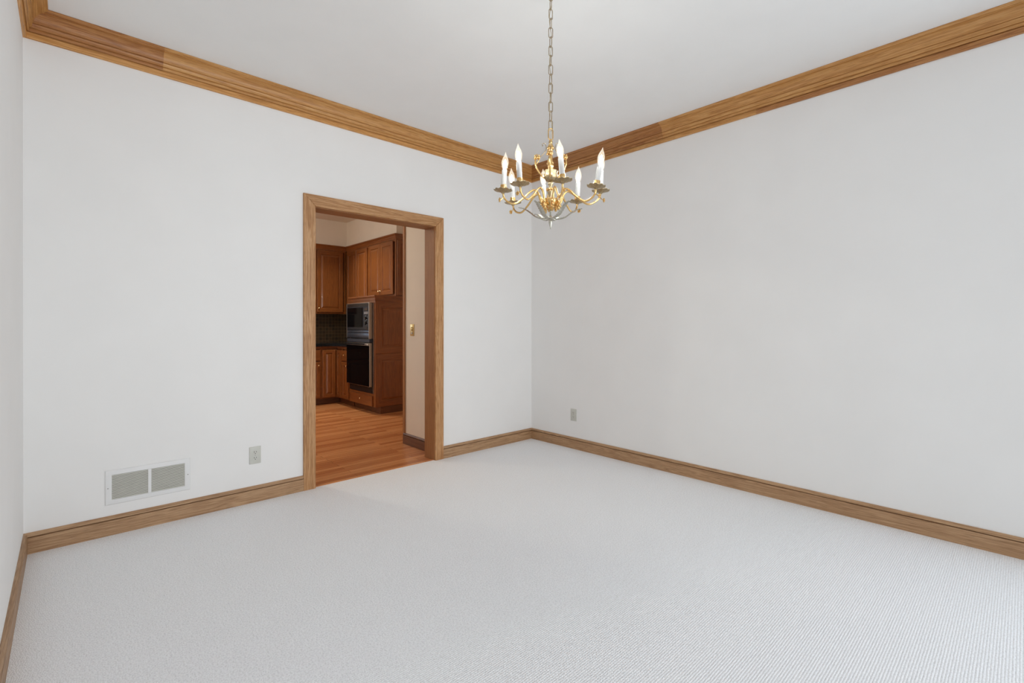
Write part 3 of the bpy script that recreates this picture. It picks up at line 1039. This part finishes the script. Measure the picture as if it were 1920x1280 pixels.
# scrolls of the upper cage
for deg in (186, 352, 262, 88):
    path = [pol(r, deg, z) for r, z in ((0.031, 1.899), (0.044, 1.913), (0.060, 1.935), (0.0715, 1.960), (0.074, 1.980), (0.070, 1.993))]
    path = cat(path)
    s_ = B().tube(path, [0.0036 + 0.0010 * math.sin(i / len(path) * PI) for i in range(len(path))], 8)
    path = cat([pol(r, deg, z) for r, z in ((0.070, 1.966), (0.064, 1.975), (0.058, 1.985), (0.058, 1.993))])
    s_.tube(path, 0.0026, 6)
    sc = s_.build('scroll', BRASS, ch, smooth=60)
    b = B()
    for k in range(7):
        q = pol(0.066, deg, 1.996) + Vector((0.011 * math.cos(k * 2 * PI / 6), 0.011 * math.sin(k * 2 * PI / 6), 0.003 * (k % 2))) * (0 if k == 6 else 1)
        b.ball(q, 0.0062, sz=1.1, seg=8)
    for k in range(5):
        q = pol(0.066, deg, 2.006) + Vector((0.010 * math.cos(k * 1.257), 0.010 * math.sin(k * 1.257), 0.002))
        b.ball(q, 0.0042, seg=8)
    b.build('flower', BRASS, sc, smooth=60)
    path = cat([pol(r, deg, z) for r, z in ((0.060, 2.000), (0.044, 2.008), (0.030, 2.024), (0.022, 2.042), (0.024, 2.060), (0.032, 2.069), (0.040, 2.064), (0.040, 2.057))])
    b = B().tube(path, [0.0022 - 0.0009 * i / len(path) for i in range(len(path))], 6).ball(pol(0.039, deg, 2.056), 0.0028, seg=8)
    b.build('tendril', ANTIQUE, sc, smooth=60)

# long serrated leaves under the bowl
for deg, rl, zu in ((184, 1.0, 0.0), (356, 0.97, -0.004), (64, 0.9, 0.0), (118, 0.95, 0.0), (236, 0.95, 0.004), (304, 0.9, 0.006)):
    pth = cat([Vector((r * rl, 0, z + zu * r * 8)) for r, z in ((0.008, 1.712), (0.035, 1.704), (0.070, 1.712), (0.100, 1.733), (0.128, 1.750), (0.156, 1.757))], 8)
    bm = bmesh.new()
    rows = []
    n_ = len(pth)
    for i, q in enumerate(pth):
        tt = i / (n_ - 1)
        w = (0.0038 + 0.0066 * math.sin(PI * min(1, tt * 1.05)) ** 0.8) * (1 + (0.38 * (1 if i % 3 == 0 else -0.25 if i % 3 == 1 else 0.1)))
        if i == n_ - 1:
            w = 0.0008
        row = []
        for sgn, up in ((-1, 0.003), (0, 0.0), (1, 0.003)):
            c = pol(q.x, deg, q.z)
            side = pol(1, deg + 90, Z0)
            row.append(c + side * (sgn * w) + Vector((0, 0, up * w / 0.01)))
        rows.append(row)
    top = [[bm.verts.new(v + Vector((0, 0, 0.0013))) for v in r_] for r_ in rows]
    bot = [[bm.verts.new(v - Vector((0, 0, 0.0013))) for v in r_] for r_ in rows]
    for i in range(n_ - 1):
        for j in range(2):
            bm.faces.new((top[i][j], top[i][j + 1], top[i + 1][j + 1], top[i + 1][j]))
            bm.faces.new((bot[i][j], bot[i + 1][j], bot[i + 1][j + 1], bot[i][j + 1]))
        for j in (0, 2):
            bm.faces.new((top[i][j], top[i + 1][j], bot[i + 1][j], bot[i][j]))
    for i in (0, n_ - 1):
        bm.faces.new((top[i][0], top[i][1], top[i][2], bot[i][2], bot[i][1], bot[i][0]))
    b = B()
    b.merge(bm)
    b.build('leaf', SILVER_UNLIT, ch, smooth=50)  # grey metal carries the unlit underside of these brass leaves

# arms
CUP = [(0.0, -0.008), (0.006, -0.008), (0.009, -0.004), (0.014, 0.0), (0.024, 0.002), (0.035, 0.0055), (0.0425, 0.0075), (0.0430, 0.0095), (0.036, 0.0092), (0.026, 0.0075), (0.018, 0.0085), (0.0, 0.0095)]
for deg, R, dz, lean in ((192, 0.233, 0.0, 0.07), (226, 0.215, 0.0, -0.05), (135, 0.255, 0.0, -0.05), (280, 0.21, 0.0, -0.085), (95, 0.195, 0.0, -0.04),
                         (46, 0.215, 0.0, 0.04), (331, 0.228, 0.002, 0.165), (5, 0.246, 0.018, 0.02)):
    k = R / 0.235
    zc = 1.822 + dz                                               # underside of the cup
    path = [(0.026, 1.776), (0.040, 1.776), (0.052, 1.795), (0.062, 1.826), (0.080, 1.840), (0.104, 1.829), (0.137, 1.797 + dz * 0.3), (0.176, 1.770 + dz * 0.6),
            (0.210, 1.776 + dz), (0.230, 1.797 + dz), (0.235, zc)]
    path = cat([pol(r * k, deg, z) for r, z in path])
    n_ = len(path)
    b = B().tube(path, [0.0050 - 0.0010 * abs(i / n_ - 0.3) for i in range(n_)], 10)
    for r, z in ((0.036, 1.768), (0.043, 1.784), (0.046, 1.768), (0.040, 1.757)):       # cast leaves at the root
        b.ball(pol(r, deg, z), 0.0078, sz=1.25, seg=8)
    arm = b.build('arm', BRASS, ch, smooth=60)
    # cup, candle and bulb lean a little together
    base = pol(R, deg, zc)
    T = Matrix.Translation(base) @ Matrix.Rotation(lean, 4, AY)
    T0 = Matrix.Translation(base) @ Matrix.Rotation(lean * 0.5, 4, AY)
    B().lathe(CUP, 60, scal=10, amp=0.045, zamp=0.0016, mat=T0).build('drip_cup', ANTIQUE, arm, smooth=50)
    B().lathe([(0.0145, 0.008), (0.0165, 0.014), (0.0145, 0.019), (0.0150, 0.026), (0.0138, 0.033), (0.0, 0.033)], 24, mat=T).build('candle_socket', BRASS, arm, smooth=50)
    B().lathe([(0.0120, 0.030), (0.0120, 0.104), (0.0108, 0.1055), (0.006, 0.1055)], 24, mat=T).build('candle_sleeve', SLEEVE, arm, smooth=50)
    zb = 0.105
    prof = [(0.0090, 0.0), (0.0105, 0.004), (0.0138, 0.014), (0.0162, 0.026), (0.0166, 0.034), (0.0155, 0.043), (0.0125, 0.053), (0.0085, 0.062), (0.0048, 0.070), (0.0026, 0.076),
            (0.0015, 0.081), (0, 0.083)]
    B().lathe([(r, z + zb) for r, z in prof], 24, mat=T).build('bulb', BULB, arm, smooth=60)
    B().lathe([(0, zb + 0.006), (0.0040, zb + 0.009), (0.0085, zb + 0.018), (0.0098, zb + 0.028), (0.0068, zb + 0.040), (0.002, zb + 0.048), (0, zb + 0.050)], 14, mat=T).build('filament', FILAMENT, arm, smooth=60)
    # rosette on a short curl outside the bend
    b = B()
    b.tube(cat([pol(R - 0.004 * k, deg, zc - 0.022), pol(R + 0.006, deg, zc - 0.034), pol(R + 0.014, deg, zc - 0.038)]), 0.0022, 6)
    cc = pol(R + 0.016, deg, zc - 0.038)
    tg = pol(1, deg + 90, Z0)
    for q in range(5):
        a = q * 2 * PI / 5 + 0.3
        b.ball(cc + tg * (0.0066 * math.cos(a)) + Vector((0, 0, 0.0066 * math.sin(a))), 0.0045, seg=8)
    b.ball(cc + pol(0.003, deg, Z0), 0.0035, seg=8)
    b.build('rosette', BRASS, arm, smooth=60)
    pl = bpy.data.lights.new('bulb_glow', 'POINT')
    pl.energy, pl.color = LIGHTS['bulb']
    pl.shadow_soft_size = 0.012
    po_ = bpy.data.objects.new('bulb_glow', pl)
    C.objects.link(po_)
    po_.parent = arm
    po_.location = T @ Vector((0, 0, zb + 0.03))

# hanging loop, chain, cord, canopy


def link_path(w, h_, n_=8):
    out = []
    r = w / 2
    for k in range(n_ + 1):
        a = PI * k / n_
        out.append((r * math.cos(a), h_ / 2 - r + r * math.sin(a)))
    for k in range(n_ + 1):
        a = PI + PI * k / n_
        out.append((r * math.cos(a), -h_ / 2 + r + r * math.sin(a)))
    return out


lp = [(x, z) for x, z in link_path(0.022, 0.055, 10)]
B().tube([AX * x + AY * x * 0.35 + Vector((0, 0, z + 2.113 - Z0)) for x, z in lp], 0.0027, 8, closed=True).build('hanging_loop', BRASS, ch, smooth=60)
zz, k = 2.155, 0
while zz < 2.80:
    a = math.radians((20 if k % 2 == 0 else 108) + 9 * math.sin(k * 1.7))
    dirv = AX * math.cos(a) + AY * math.sin(a)
    B().tube([dirv * x + Vector((0, 0, z + zz - Z0)) for x, z in link_path(0.0195, 0.0505)], 0.0019, 8, closed=True).build('chain_link', CHAIN, ch, smooth=60)
    zz += 0.0445
    k += 1
pts = [AX * (0.006 * math.sin(i * 0.9)) + AY * (0.005 * math.cos(i * 0.7)) + Vector((0, 0, 2.09 + i * 0.03 - Z0)) for i in range(25)]
B().tube(cat(pts, 4), 0.0015, 6).build('cord', CORD, ch, smooth=60)
B().lathe(c0([(0, 2.793), (0.008, 2.793), (0.010, 2.800), (0.030, 2.803), (0.055, 2.812), (0.062, 2.822), (0.062, 2.8285), (0, 2.8285)]), 32).build('canopy', BRASS, ch, smooth=40)
